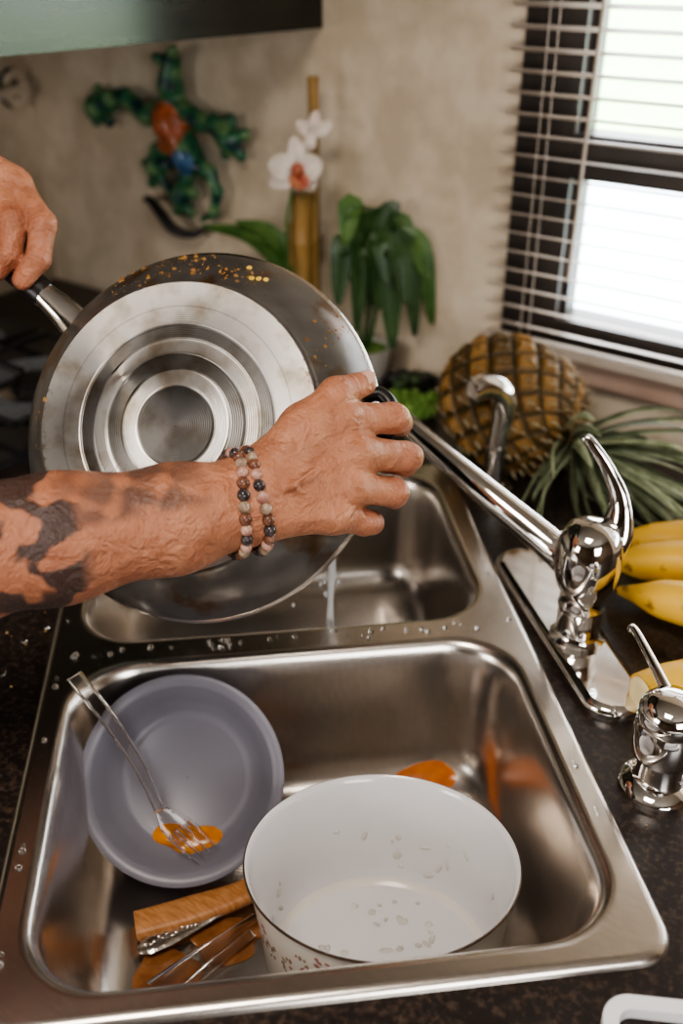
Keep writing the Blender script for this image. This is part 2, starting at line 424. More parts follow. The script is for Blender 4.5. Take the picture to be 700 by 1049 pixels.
def sidept(r):
    return float(np.interp(r,[.104,.1065,.108,.114,.121,.128,.134,.1385],[0,.002,.004,.009,.015,.023,.033,.0435]))
cl=[(-math.radians(82)+rng.normal(0,.36),rng.uniform(.110,.135)) for _ in range(16)]+[(-math.radians(20),.107),(-math.radians(8),.106),(math.radians(6),.107),(-math.radians(172),.107),(-math.radians(190),.107)]
for i in range(300):
    ca,cr_=cl[rng.randint(len(cl))]; a=ca+rng.normal(0,.08); r=min(.137,max(.1045,cr_+rng.normal(0,.005)))
    sz=.0003+.0016*rng.rand()**5
    mb.ell((r*math.cos(a),r*math.sin(a),sidept(r)-.0002),(sz*(.6+rng.rand()),sz*(.6+rng.rand()),sz*.6),M_food,u=7,v=5)
M_crumb=mat('yellow_crumb',(.70,.42,.05),.6,col2=(.85,.6,.15),nscale=300)
for a,r in ((-62,.121),(-60,.123),(-64,.119),(-68,.127)):
    a=math.radians(a); mb.ell((r*math.cos(a),r*math.sin(a),sidept(r)-.001),(.0024,.0017,.0015),M_crumb,u=8,v=6)
def pl(p): return np.array(PMi@Vector(p))
h=[pl(q) for q in [(-.2140,.7650,.2710),(-.2256,.7738,.2803),(-.2400,.7820,.2903),(-.2450,.7847,.2937)]]
mb.sweep(h,[.0135,.0125,.0100,.0100],[.008,.008,.008,.008],M_chrome,n=12,segs=20,hint=(0,0,1))
h=[pl(q) for q in [(-.2440,.7843,.2932),(-.2576,.7923,.3024),(-.2835,.8078,.3191),(-.3144,.8252,.3398),(-.3644,.8532,.3744)]]
mb.sweep(h,[.0108,.0115,.012,.013,.011],[.0085,.0090,.0095,.010,.009],M_black,n=24,segs=20,hint=(0,0,1))
def pol(r,a,z): return (r*math.cos(a),r*math.sin(a),z)
ha=-math.radians(3)
mb.sweep([pol(.134,ha+.12,.036),pol(.143,ha+.115,.036),pol(.149,ha+.06,.035),pol(.150,ha,.035),pol(.149,ha-.06,.035),pol(.143,ha-.115,.036),pol(.134,ha-.12,.036)],.0055,.0045,M_black,n=30,segs=12,hint=(0,0,1))
mb.build('frying_pan',angle=35,local=PM)

# ------------------------------------------------------------------ man's arms
M_skin=mat('skin',(.70,.58,.52),.42,sss=.08,vcol=True,col2=(1,.98,.95),nscale=60,ndetail=8,bump=.7,bscale=330,contrast=(.25,.70),bump2=.6,b2scale=55)
M_nail=mat('nail',(.62,.38,.30),.25,sss=.1,col2=(.66,.43,.35))
M_hair=mat('arm_hair',(.06,.03,.02),.5,col2=(.10,.05,.03))
man=bpy.data.objects.new('man',None); bpy.context.collection.objects.link(man)
UP=A(0,.5,.866)
W0=A(-.0675,.5878,.2081)
fore=[A(-.345,.462,.212),A(-.246,.5083,.2150),A(-.1827,.5382,.2095),A(-.1122,.5691,.2060),W0]
S=SDF((-.42,.38,.125),(.080,.73,.31),.0015)
rr_=[.038,.036,.0320,.0265,.0215]
for i in range(4):
    for sg in (-1,1):
        o=UP*sg*.007
        S.add(fore[i]+o,fore[i+1]+o,rr_[i],rr_[i+1],.02)
MCP=[A(.0014,.6386,.2475),A(.0112,.6270,.2275),A(.0070,.6148,.2055),A(-.0056,.6007,.1900)]
wr=[W0+UP*.012,W0+UP*.004,W0-UP*.004,W0-UP*.011]
for i in range(4):
    S.add(wr[i],MCP[i]*.97+wr[i]*.03,.0165,[.0130,.0130,.0125,.0115][i],.013)
TH=[A(-.0445,.6044,.2180),A(-.0262,.6267,.2475),A(-.0040,.6470,.2640),A(.0165,.6640,.2650)]
S.add(W0+UP*.008,TH[1],.018,.0130,.014)
S.add(TH[1],MCP[0]*.6+W0*.4+A(0,.006,-.004),.012,.012,.014)
S.add(W0+A(.01,.014,-.004),MCP[2]+A(-.012,.014,-.004),.018,.013,.014)
FDn=nrm(A(.1,-.8,.35))
for i in range(4): S.add(MCP[i]+FDn*.0050,MCP[i]+FDn*.0055+A(.001,0,0),.0090-.0004*i,.0086,.005)
for i in range(4):
    a_=wr[i]+FDn*.0150; b_=MCP[i]+FDn*.0120
    S.add(a_*.7+b_*.3,b_,.0014,.0024,.0035)
va=W0+A(.014,-.0125,.010)
S.add(va,va+A(.020,.008,.006),.0016,.0020,.003); S.add(va+A(.020,.008,.006),va+A(.034,.014,-.010),.0020,.0015,.003); S.add(va+A(.020,.008,.006),va+A(.036,.016,.014),.0018,.0014,.003)
S.add(W0+A(-.02,-.024,-.008),W0+A(-.018,-.023,-.008),.006,.006,.008)
q=lambda t: W0*(1-t)+fore[1]*t
for i in range(6):
    S.add(q(.15+.13*i)+FDn*(.0215+.013*(.15+.13*i))+UP*.006*math.sin(i*1.7),q(.28+.13*i)+FDn*(.0215+.013*(.28+.13*i))+UP*.006*math.sin((i+1)*1.7),.0018,.0018,.004)
base=S.f.copy()
FNG=[([MCP[0],A(.0372,.6537,.2420),A(.0440,.6800,.2260),A(.0320,.6990,.2150)],[.0125,.0112,.0098,.0086]),
     ([MCP[1],A(.0470,.6425,.2155),A(.0480,.6660,.1985),A(.0340,.6850,.1895)],[.0126,.0114,.0100,.0088]),
     ([MCP[2],A(.0374,.6316,.1925),A(.0405,.6540,.1770),A(.0290,.6700,.1700)],[.0120,.0108,.0096,.0083]),
     ([MCP[3],A(.0165,.6158,.1758),A(.0230,.6350,.1640),A(.0130,.6500,.1580)],[.0108,.0096,.0086,.0075])]
for P,R in FNG:
    S.chain(base,P,R,.012,.004)
    k_=P[1]+nrm(P[1]-.5*(P[0]+P[2]))*.0022
    S.chain(base,[k_,k_+A(.0005,0,0)],[R[1]*.98,R[1]*.98],.0025)
S.chain(base,TH,[.0155,.0135,.0118,.0092],.011,.005)
V,F=S.mesh(2)
def skincol(V):
    c=np.tile(A(.50,.23,.135),(len(V),1))
    n=(np.sin(V[:,0]*90+V[:,2]*60)+np.sin(V[:,1]*140-V[:,0]*50)+np.sin(V[:,2]*210+V[:,1]*80))/3
    c*= (1+.10*n)[:,None]
    return c
def redden(C,V,fl):
    for P in fl:
        for q in P[1:]:
            d=np.linalg.norm(V-q,axis=1); w=np.exp(-(d/.012)**2)[:,None]; C=C*(1-w*.5)+A(.41,.13,.08)*w*.5
        for jn in (1,2):
            tdir=nrm(P[min(jn+1,len(P)-1)]-P[jn-1]); d=np.linalg.norm(V-P[jn],axis=1); s_=(V-P[jn])@tdir
            cr_=np.exp(-(d/.013)**4)*np.clip(np.cos(s_*2*math.pi/.0034)-.30,0,1)*.8
            C=C*(1-cr_[:,None])+A(.19,.06,.04)*cr_[:,None]
    return C
C=skincol(V); C=redden(C,V,[P for P,R in FNG]+[TH])
ax=nrm(W0-fore[1]); t=(W0-V)@ax; uu=t; vv=(V-W0)@UP+uu*.18
w=np.clip((t-.02)/.1,0,1)[:,None]; C=C*(1-.4*w)+A(.38,.15,.088)*.4*w
p1=np.sin(uu*105+np.sin(vv*150)*1.6)+np.sin(vv*150+np.sin(uu*90+1)*1.8)
p2=np.sin(uu*60+np.sin(vv*90+2)*2.2)
p3=np.sin(uu*420+vv*260)+np.sin(uu*300-vv*480)
mask=np.clip((uu-.108)/.012,0,1)
ink=np.clip((p1+.9*p2+.25*p3+.15)*2.5,0,1)*.88*mask
c0_=np.clip(1-((uu-.078)/.050)**2,0,1)**.5
edge=np.clip((vv-.002)/.006,0,1)*c0_*np.clip(.75+.35*np.sin(uu*230+vv*160)+.35*np.sin(uu*90-vv*310)+.15*p3,0.1,1)
ink=np.maximum(ink,edge*.70)
C=C*(1-ink[:,None])+A(.030,.030,.034)*ink[:,None]
mb=MB(); mb.add(V,F,M_skin,C)
nd_=nrm(A(-.05,-.70,.70)); tn=TH[3]+nd_*.0086+(TH[3]-TH[2])*.08
mb.ell(tn,(.0074,.0056,.0017),M_nail,R=np.array(frame((0,0,0),nd_,TH[3]-TH[2]))[:3,:3])
for i in range(1500):
    t_=rng.rand()*.93; k=int(t_*4); fr=t_*4-k; c0=fore[k]*(1-fr)+fore[k+1]*fr; r0=np.interp(k+fr,range(5),rr_)
    a=rng.rand()*math.pi*1.25-.6; fd_=A(0,-.866,.5)
    nn=UP*math.sin(a)+fd_*math.cos(a)
    p=c0+nn*(r0+(.007*abs(math.sin(a)))-.001)
    d=nrm(ax*.3+nn*.35+A(rng.normal(0,.4),rng.normal(0,.4),rng.normal(0,.4)-.3))
    l=.005+.008*rng.rand()
    mb.sweep([p,p+d*l*.5,p+(d+ax*.3)*l],[.00017,.00013,.00004],mt=M_hair,n=3,segs=3,cap=False,spline=False)
mb.build('right_arm',angle=0,parent=man)
S=SDF((-.58,.60,.27),(-.225,.92,.56),.0018)
LW=A(-.345,.840,.412)
arm=[LW,A(-.42,.775,.445),A(-.53,.66,.50)]
for i in range(2):
    for sg in (-1,1):
        o=A(.3,.1,.9)*sg*.006
        S.add(arm[i]+o,arm[i+1]+o,[.023,.029][i],[.029,.034][i],.02)
LM=[A(-.2696,.8314,.3721),A(-.2904,.8338,.3780),A(-.3128,.8362,.3820),A(-.3320,.8386,.3850)]
for i in range(4): S.add(LW+A(.012-.006*i,0,-.004),LM[i],.0165,.0128,.012)
LT=[A(-.3198,.8637,.3959),A(-.3060,.8730,.3612),A(-.2850,.8580,.3355),A(-.2620,.8350,.3120)]
S.add(LW,LT[1],.018,.013,.012)
base=S.f.copy()
LF=[([LM[0],A(-.2416,.8000,.3470),A(-.2450,.7860,.3230),A(-.2590,.7800,.3070)],[.0122,.0110,.0098,.0086]),
 ([LM[1],A(-.2640,.7990,.3500),A(-.2680,.7860,.3270),A(-.2800,.7830,.3135)],[.0122,.0110,.0098,.0088]),
 ([LM[2],A(-.2880,.8006,.3560),A(-.2903,.7880,.3340),A(-.3009,.7890,.3222)],[.0120,.0108,.0096,.0085]),
 ([LM[3],A(-.3105,.8086,.3610),A(-.3111,.7990,.3430),A(-.3200,.7992,.3340)],[.0108,.0096,.0086,.0076])]
for P,R in LF: S.chain(base,P,R,.010,.004)
S.chain(base,LT,[.0150,.0130,.0112,.0092],.010,.005)
V,F=S.mesh(); C=skincol(V); C=redden(C,V,[P for P,R in LF])
mb=MB(); mb.add(V,F,M_skin,C); mb.build('left_arm',angle=0,parent=man)

beadm=[mat('bead_pink',(.34,.15,.12),.3,col2=(.52,.32,.25),nscale=150),mat('bead_cream',(.42,.31,.22),.35,col2=(.20,.13,.09),nscale=200),
       mat('bead_brown',(.10,.04,.025),.25,col2=(.24,.11,.07),nscale=180),mat('bead_black',(.02,.018,.02),.15,col2=(.10,.08,.08),nscale=250)]
fd=nrm(np.cross(ax,UP)); up2=nrm(np.cross(fd,ax))
for k,(o,tilt) in enumerate([(.0025,.12),(-.0105,-.02)]):
    mb=MB(); c0=W0+ax*(-o-.004); nb=27
    pos=lambda a: c0+up2*.0350*math.cos(a)+fd*.0272*math.sin(a)+ax*(tilt*.03*math.cos(a)+.0015*math.sin(3*a+k))
    seq=[0,3,2,1,0,2,3,1,2,0,3,0,1,2,3,2,0,1,3,2,0,3,1,2,0,2,3]
    for i in range(nb):
        r=.0042+.0003*rng.rand()
        mb.ell(pos(2*math.pi*i/nb+k*.1),(r,r,r),beadm[seq[(i+k*5)%nb]],u=14,v=10)
    mb.sweep([pos(a) for a in np.linspace(0,2*math.pi,24,endpoint=False)],.0006,mt=M_black,n=48,segs=5,closed=True)
    mb.build('bead_bracelet',angle=0)

# ------------------------------------------------------------------ faucet
pd=nrm(A(-.05,.242,0)); ps=A(pd[1],-pd[0],0); pcx=A(.2025,.720,0)
def FFm(w,l,z=0): return pcx+ps*w+pd*l+Z*z
mb=MB()
prr=lambda d: rr(-.028+d,.028-d,-.128+d,.128-d,.0279-d)
bridge(mb,[(prr(0),.0005),(prr(0),.006),(prr(.0008),.009),(prr(.003),.0115),(prr(.007),.013)],M_chrome,FFm)
fill(mb,[prr(.007)],.013,M_chrome,FFm)
bc=FFm(0,-.028)
M=Matrix.Translation(Vector(bc))
mb.lathe([(.0245,.012),(.0245,.016),(.021,.020),(.0195,.024),(.0195,.045),(.0205,.047),(.0205,.050),(.0195,.052),(.0205,.064),(.0245,.070),(.0270,.080),(.0285,.092),(.0280,.104),(.0255,.116),(.0205,.125),(.0125,.130),(.0005,.132)],M_chrome,M,48)
mb.sweep([bc+A(.010,.002,.098),bc+A(.021,.006,.116),bc+A(.023,.014,.142),bc+A(.014,.023,.164),bc+A(.002,.030,.182),bc+A(-.005,.034,.190),bc+A(-.009,.035,.189)],[.018,.016,.0090,.0062,.0048,.0038,.0025],[.011,.009,.0058,.0040,.0032,.0028,.002],M_chrome,n=36,segs=18,hint=(-.6,-.7,.3))
mb.sweep([bc+A(-.008,.008,.080),bc+A(-.030,.034,.092),A(.11,.785,.128),A(.033,.875,.162),A(.008,.903,.166),A(-.006,.918,.156),A(-.009,.921,.138)],[.0155,.0145,.0120,.0100,.0100,.0100,.011],mt=M_chrome,n=50,segs=24)
mb.build('kitchen_faucet',angle=35)
mb=MB(); q=A(.176,.992,0); M=Matrix.Translation(Vector(q))
mb.lathe([(.021,.0005),(.021,.004),(.018,.008),(.0135,.012),(.0125,.045),(.0135,.050),(.0135,.055),(.0005,.056)],M_chrome,M,32)
mb.sweep([q+A(0,0,.05),q+A(.004,0,.085),q+A(.004,-.001,.108),q+A(-.006,-.004,.124),q+A(-.022,-.010,.130),q+A(-.032,-.014,.128)],[.0115,.0135,.0145,.0145,.0135,.0130],mt=M_chrome,n=30,segs=20)
dd=nrm(A(-.10,-.045,-.012)); M=frame(q+A(-.0315,-.0138,.128),dd,(0,0,1))
mb.lathe([(.0130,0),(.0140,.001),(.0140,.004),(.0115,.005),(.0100,.003),(.0005,.003)],None,M,28,mats=[M_chrome,M_chrome,M_chrome,M_steel,M_blind])
mb.build('side_sprayer',angle=35)
mb=MB(); q=A(.234,.5275,0); M=Matrix.Translation(Vector(q))
mb.lathe([(.0275,.0003),(.0275,.004),(.025,.0075),(.0185,.010),(.0165,.014),(.0165,.030),(.0225,.034),(.0235,.039),(.0235,.060),(.0225,.062),(.0225,.065),(.0235,.067),(.0225,.076),(.0165,.083),(.008,.086),(.0005,.0865)],M_chrome,M,40)
mb.sweep([q+A(0,.006,.078),q+A(-.004,.035,.084),q+A(-.008,.078,.086),q+A(-.009,.084,.081)],[.0048,.0038,.0030,.0028],mt=M_chrome,n=16,segs=12)
mb.build('soap_dispenser',angle=35)

# ------------------------------------------------------------------ enamel pot
M_enamel=mat('white_enamel',(.66,.65,.66),.14,coat=.6,col2=(.71,.70,.71),nscale=5)
M_enout=mat('cream_enamel_floral',(.70,.66,.60),.2,col2=(.76,.73,.68),nscale=8)
M_rim=mat('pot_rim_brown',(.09,.06,.045),.25,.5,col2=(.14,.10,.07))
M_rice=mat('rice_bits',(.46,.44,.39),.4,col2=(.66,.64,.60))
tn_=math.radians(10); pn=A(0,math.sin(tn_),math.cos(tn_)); rc=A(.0294,.4895,-.032)
M=frame(rc-pn*.098,pn)
mb=MB()
prof=[(.0005,0),(.066,0),(.076,.003),(.083,.010),(.0870,.020),(.0925,.060),(.0980,.0945),(.1002,.0965),(.1009,.0972),(.1006,.0981),(.0996,.0984),(.0982,.0972),(.0965,.092),(.0910,.060),(.0850,.020),(.0825,.0095),(.078,.0045),(.070,.003),(.0005,.003)]
ms=[M_enout]*6+[M_rim]*4+[M_enamel]*8
mb.lathe(prof,None,M,96,mats=ms)
M_fl=mat('floral_decal',(.35,.14,.15),.25,col2=(.28,.30,.18),nscale=120)
for g_ in range(9):
    ca=math.radians(184+g_*10+rng.normal(0,2)); cz=rng.uniform(.050,.080)
    for i in range(10):
        a=ca+rng.normal(0,.035); zz=cz+rng.normal(0,.005); r=float(np.interp(zz,[.02,.06,.0945],[.087,.0925,.0980]))+.0001
        p=xf(M,(r*math.cos(a),r*math.sin(a),zz)); nn=xf(M,(r*math.cos(a)*1.1,r*math.sin(a)*1.1,zz))-p
        mb.ell(p,(.0022*rng.rand()+.0007,.0009+.0008*rng.rand(),.0003),M_fl,R=np.array(frame((0,0,0),nn,rng.normal(size=3)))[:3,:3],u=8,v=4)
for i in range(54):
    a=rng.rand()*6.28; r=.068*math.sqrt(rng.rand()); zz=.0035
    if i%3==0:
        a=rng.uniform(.2,2.95); zz=rng.uniform(.014,.055); r=float(np.interp(zz,[.0095,.020,.06],[.0825,.085,.0910]))-.0003
    p=xf(M,(r*math.cos(a),r*math.sin(a),zz)); nn=pn if i%3 else -(xf(M,(r*math.cos(a),r*math.sin(a),0))-xf(M,(0,0,0)))
    mb.ell(p,(.0024+.0040*rng.rand()**2,.0014+.0024*rng.rand(),.0010),M_rice,R=np.array(frame((0,0,0),nn,rng.normal(size=3)))[:3,:3],u=6,v=4)
mb.build('enamel_pot',angle=35)

# ------------------------------------------------------------------ grey bowl + yolk
M_bowl=mat('grey_blue_plastic',(.170,.166,.202),.36,col2=(.190,.186,.222),nscale=6)
M_yolk=mat('egg_yolk',(.55,.16,.002),.18,sss=.05,coat=.5,col2=(.72,.27,.004),nscale=60)
M_yolk2=mat('orange_broth',(.36,.085,.004),.2,coat=.4,col2=(.52,.15,.006),nscale=50)
bn=A(0,-math.sin(math.radians(46)),math.cos(math.radians(46))); BC=A(-.1325,.589,-.0545)
M=frame(BC,bn)
mb=MB()
mb.lathe([(.0005,-.0365),(.048,-.0365),(.058,-.032),(.0695,-.018),(.0755,-.003),(.0790,-.0015),(.0830,-.0010),(.0850,.0003),(.0852,.0014),(.0840,.0020),(.0805,.0014),(.0765,.0004),(.0745,-.002),(.0675,-.018),(.0575,-.0305),(.0525,-.0332),(.0505,-.0326),(.0485,-.0338),(.0005,-.034)],M_bowl,M,96)
mb.build('grey_bowl',angle=60)
def blob(mb,M,cx,cy,cz,rx,ry,th,mt,slope=0,seed=0):
    r_=np.random.RandomState(seed); ph=r_.rand(4)*6; n=36; V=[];rg=[(0.01,1),(.35,.97),(.6,.85),(.8,.62),(.93,.35),(1,0)]
    for t,hh in rg:
        for j in range(n):
            a=2*math.pi*j/n; k=1+.12*math.sin(2*a+ph[0])+.10*math.sin(3*a+ph[1])+.07*math.sin(5*a+ph[2])
            x,y=rx*t*k*math.cos(a),ry*t*k*math.sin(a); V.append(xf(M,(cx+x,cy+y,cz+th*hh+slope*y)))
    F=[(i*n+j,(i+1)*n+j,(i+1)*n+(j+1)%n,i*n+(j+1)%n) for i in range(5) for j in range(n)]
    mb.add(V,F,mt)
mb=MB(); blob(mb,M,.004,-.049,-.0325,.031,.013,.0055,M_yolk,slope=-.35,seed=2); mb.build('egg_yolk_puddle',angle=0)
mb=MB(); IM=Matrix.Identity(4)
blob(mb,IM,.079,.668,-.131,.033,.019,.005,M_yolk2,slope=.62,seed=9); mb.build('orange_broth_puddle',angle=0)
M_sauce=mat('brown_sauce',(.16,.06,.02),.15,coat=.5,col2=(.30,.13,.05),nscale=50)
mb=MB(); blob(mb,IM,-.135,.468,-.1395,.03,.022,.0012,M_sauce,seed=6); blob(mb,IM,-.09,.50,-.1395,.03,.02,.0012,M_sauce,seed=8); mb.build('sauce_spill',angle=0)

M_clear=mat('clear_plastic',(.95,.93,.92),.06,trans=1,ior=1.45,col2=(.97,.96,.95))
mb=MB()
fp=[A(-.2030,.5790,.0620),A(-.1815,.5790,.0180),A(-.1625,.5770,-.0290),A(-.1480,.5680,-.0700)]
nh=nrm(A(.1,-.75,.6))
mb.sweep(fp,[.0066,.0060,.0052,.0045],[.0011]*4,M_clear,n=24,segs=10,hint=nh,power=.5)
for sg in (-1,1):
    sd=nrm(np.cross(fp[-1]-fp[0],nh)); mb.sweep([p+sd*sg*.0048*(1-.25*i/3)+nh*.0012 for i,p in enumerate(fp)],.0010,.0018,M_clear,n=20,segs=6,hint=nh)
e0=fp[-1]; fdv=nrm(A(.040,-.016,-.036)); sd=nrm(np.cross(fdv,nh))
mb.sweep([e0,e0+fdv*.010,e0+fdv*.022],[.0045,.0105,.0115],[.0011]*3,M_clear,n=10,segs=10,hint=nh,power=.5)
for i in range(4):
    o=sd*(i-1.5)*.0066; mb.sweep([e0+fdv*.020+o,e0+fdv*.036+o-nh*.001,e0+fdv*.052+o*.95+nh*.001],[.0022,.0019,.0009],[.0011,.0011,.0007],M_clear,n=8,segs=8,hint=nh)
mb.build('plastic_fork',angle=40)

M_wood=mat('wood_handle',(.36,.15,.05),.45,col2=(.52,.25,.10),nscale=30,stretch=(3,12,3),bump=.1)
M_silver=mat('silverware',(.70,.67,.62),.2,1,col2=(.5,.47,.43),nscale=150,bump=.3,bscale=200)
mb=MB(); mb.sweep([A(-.163,.505,-.130),A(-.120,.518,-.128),A(-.075,.536,-.126),A(-.02,.572,-.122)],[.0125,.0130,.0105,.009],[.006,.006,.006,.005],M_wood,n=20,segs=16,hint=(0,0,1),power=.6)
mb.build('wooden_spatula',angle=50)
mb=MB(); mb.sweep([A(-.158,.486,-.132),A(-.150,.489,-.130),A(-.135,.496,-.130),A(-.115,.507,-.130),A(-.091,.521,-.128),A(-.062,.540,-.130)],[.004,.0095,.0085,.0055,.0035,.003],[.0015,.002,.002,.0018,.0016,.0016],M_silver,n=26,segs=12,hint=(0,0,1))
for i in range(12):
    t=i/12; p=A(-.153,.488,-.128)*(1-t)+A(-.112,.509,-.1275)*t; mb.ell(p+A(rng.normal(0,.001),rng.normal(0,.001),-.0003),(.0022,.0018,.0012),M_silver,u=8,v=6)
mb.build('silver_spoon',angle=50)
mb=MB(); mb.sweep([A(-.140,.452,-.135),A(-.115,.475,-.134),A(-.085,.500,-.130),A(-.065,.515,-.128)],[.011,.009,.0045,.004],[.0012]*4,M_clear,n=20,segs=10,hint=(0,0,1),power=.6)
mb.sweep([A(-.120,.452,-.136),A(-.095,.478,-.134),A(-.070,.500,-.131)],[.004,.005,.004],[.0012]*3,M_clear,n=20,segs=10,hint=(0,0,1),power=.6)
mb.build('plastic_spoon',angle=50)

# ------------------------------------------------------------------ bananas
M_ban=mat('banana_peel',(.26,.13,.02),.45,col2=(.76,.45,.05),nscale=40,ndetail=9,bump=.08,contrast=(.33,.41))
M_tip=mat('banana_tip',(.05,.03,.02),.7,col2=(.12,.08,.04))
M_flesh=mat('banana_flesh',(.78,.62,.32),.5,sss=.1,col2=(.85,.72,.42),nscale=60)
bans=[[A(.256,.808,.020),A(.285,.782,.034),A(.335,.768,.042),A(.395,.785,.038),A(.435,.81,.03)],
      [A(.259,.752,.022),A(.285,.718,.036),A(.335,.690,.043),A(.390,.690,.040),A(.440,.75,.03)],
      [A(.275,.850,.020),A(.315,.838,.024),A(.37,.835,.024),A(.42,.845,.022),A(.46,.87,.02)]]
for bp in bans:
    mb=MB(); rad=[.004,.009,.0165,.0200,.0208,.0205,.0185,.012,.006]
    mb.sweep(bp,rad,None,M_ban,n=44,segs=24,hint=(0,0,1),power=.84)
    d=nrm(bp[0]-bp[1]); mb.sweep([bp[0]-d*.001,bp[0]+d*.006],[.0045,.0030],mt=M_tip,n=3,segs=12)
    d=nrm(bp[-1]-bp[-2]); mb.sweep([bp[-1]-d*.001,bp[-1]+d*.012],[.006,.0055],mt=M_tip,n=3,segs=12)
    mb.build('banana',angle=60)
# cut half lying by the faucet plate
mb=MB(); bp=[A(.2400,.605,.0215),A(.262,.612,.0215),A(.300,.625,.021),A(.345,.655,.021),A(.385,.70,.02)]
mb.sweep(bp,[.0165,.0180,.0195,.0200,.0195,.0165,.009,.005],None,M_ban,n=36,segs=24,hint=(0,0,1),power=.86)
d=nrm(bp[0]-bp[1]); mb.sweep([bp[0]+d*.0002,bp[0]+d*.0020,bp[0]+d*.0030],[.0150,.0140,.0100],mt=M_flesh,n=5,segs=24)
mb.build('cut_banana',angle=60)

# ------------------------------------------------------------------ pineapple
M_pine=mat('pineapple_skin',(.75,.7,.6),.6,vcol=True,col2=(1,.98,.9),nscale=120,bump=.6,bscale=260)
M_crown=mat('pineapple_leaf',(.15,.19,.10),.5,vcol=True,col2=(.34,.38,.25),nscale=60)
pC=A(.203,1.072,.070); paX=nrm(A(.58,-.70,-.16)); PMx=frame(pC,paX,(0,0,1))
mb=MB(); nu,nv=330,210; V=[];C=[]
k1=12; ARC=14.0; ER=.0725
rad_f=lambda th: ER*math.sin(th)**.74
for i in range(nv+1):
    t=i/nv; th=math.pi*t; zz=-.090*math.cos(th); rad=(rad_f(th) if 0<t<1 else 0)
    arc=t*ARC
    for j in range(nu):
        a=2*math.pi*j/nu
        p=k1*a/(2*math.pi)+arc*.5; q=k1*a/(2*math.pi)-arc*.5
        ci,cj=math.floor(p),math.floor(q)
        f1,f2=p-ci-.5,q-cj-.5
        e_=min(1,max(abs(f1),abs(f2))*2); bm=(1-e_**2.2); ctr=math.exp(-(f1**2+f2**2)/.02)
        hsh=math.sin(ci*12.9+cj*78.2)*.5+.5
        r=rad*(1+(.10+.04*hsh)*bm-.04*ctr)
        V.append((r*math.cos(a),r*math.sin(a),zz))
        gold=A(.36,.19,.050)*(.45+.75*hsh)
        c=A(.026,.026,.012)*(1-bm)+gold*bm
        c=c*(1-ctr*.8)+A(.15,.13,.08)*ctr*.8
        C.append(c)
F=[(i*nu+j,i*nu+(j+1)%nu,(i+1)*nu+(j+1)%nu,(i+1)*nu+j) for i in range(nv) for j in range(nu)]
V=np.array([xf(PMx,v) for v in V]); mb.add(V,F,M_pine,C)
M_bract=mat('pineapple_bract',(.22,.18,.10),.6,col2=(.45,.39,.26),nscale=90)
for ii in range(-8,22):
    for jj in range(-22,22):
        for (dp,dq) in ((0,0),(.22,-.22)):
            p=ii+.5+dp;q=jj+.5+dq
            a=(p+q)/2/k1*2*math.pi; t=(p-q)/ARC
            if not(.05<t<.95) or not(0<=a<2*math.pi): continue
            th=math.pi*t; zz=-.090*math.cos(th); rad=rad_f(th)*(1.06 if dp==0 else 1.02)
            p0=xf(PMx,(rad*math.cos(a),rad*math.sin(a),zz-.002)); p1=xf(PMx,(rad*1.10*math.cos(a),rad*1.10*math.sin(a),zz+.012))
            mb.sweep([p0,p1],[.0034,.0003],[.0010,.0003],M_bract,n=3,segs=6)
cb=pC+paX*.084
x_=np.array(PMx)[:3,0]; y_=np.array(PMx)[:3,1]   # x_ ~ up, y_ ~ sideways
rl=np.random.RandomState(11)
for i in range(46):
    ga=i*2.39996+rl.normal(0,.2); lv=i/46
    rd=x_*math.cos(ga)*.62+y_*math.sin(ga)
    ph=math.radians(78-62*lv+rl.normal(0,6)); ln=(.085+.075*math.sin(math.pi*(.15+.6*lv)))*rl.uniform(.85,1.12)
    dir_=nrm(paX*math.cos(ph)+rd*math.sin(ph)); bend=-Z*.035+A(.020,.004,0)
    p0=cb+paX*.040*lv+rd*.012*(1-lv); p1=p0+dir_*ln*.40; p2=p0+dir_*ln*.75+bend*.35; p3=p0+dir_*ln+bend
    for p in (p1,p2,p3):
        p[2]=max(p[2],.004+.006*rl.rand())
        nd=(p-B0)@NI
        if nd<.05: p+=NI*(.05-nd)
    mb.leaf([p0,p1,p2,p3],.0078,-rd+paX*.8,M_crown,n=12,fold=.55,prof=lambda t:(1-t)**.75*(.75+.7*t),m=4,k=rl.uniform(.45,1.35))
mb.build('pineapple',angle=60)

# ------------------------------------------------------------------ plants & decor at the back wall
M_leaf=mat('leaf_green',(.035,.10,.02),.38,col2=(.11,.20,.05),nscale=25)
M_leafd=mat('leaf_dark',(.018,.05,.014),.38,col2=(.05,.10,.03),nscale=25)
M_bam=mat('bamboo',(.38,.22,.07),.4,col2=(.20,.13,.04),nscale=14,stretch=(6,6,1))
M_petal=mat('orchid_petal',(.70,.57,.49),.5,sss=.2,col2=(.78,.70,.62),nscale=20)
M_petalr=mat('orchid_throat',(.34,.05,.04),.4,col2=(.55,.25,.12),nscale=60)
M_pot=mat('ceramic_pot',(.42,.40,.36),.3,col2=(.52,.50,.46))
M_soil=mat('moss',(.08,.17,.03),.9,col2=(.18,.31,.07),nscale=80,bump=.8,bscale=120)
bx=A(-.055,1.36,0)
mb=MB(); M=Matrix.Translation(Vector(bx))
mb.lathe([(.0005,.0005),(.034,.0005),(.040,.05),(.041,.06),(.038,.06),(.036,.052),(.0005,.052)],None,M,40,mats=[M_pot]*5+[M_soil])
pr=[];zz=.05
while zz<.375:
    pr+=[(.0150,zz),(.0145,zz+.02),(.0145,zz+.055),(.0155,zz+.064),(.0165,zz+.067)]; zz+=.07
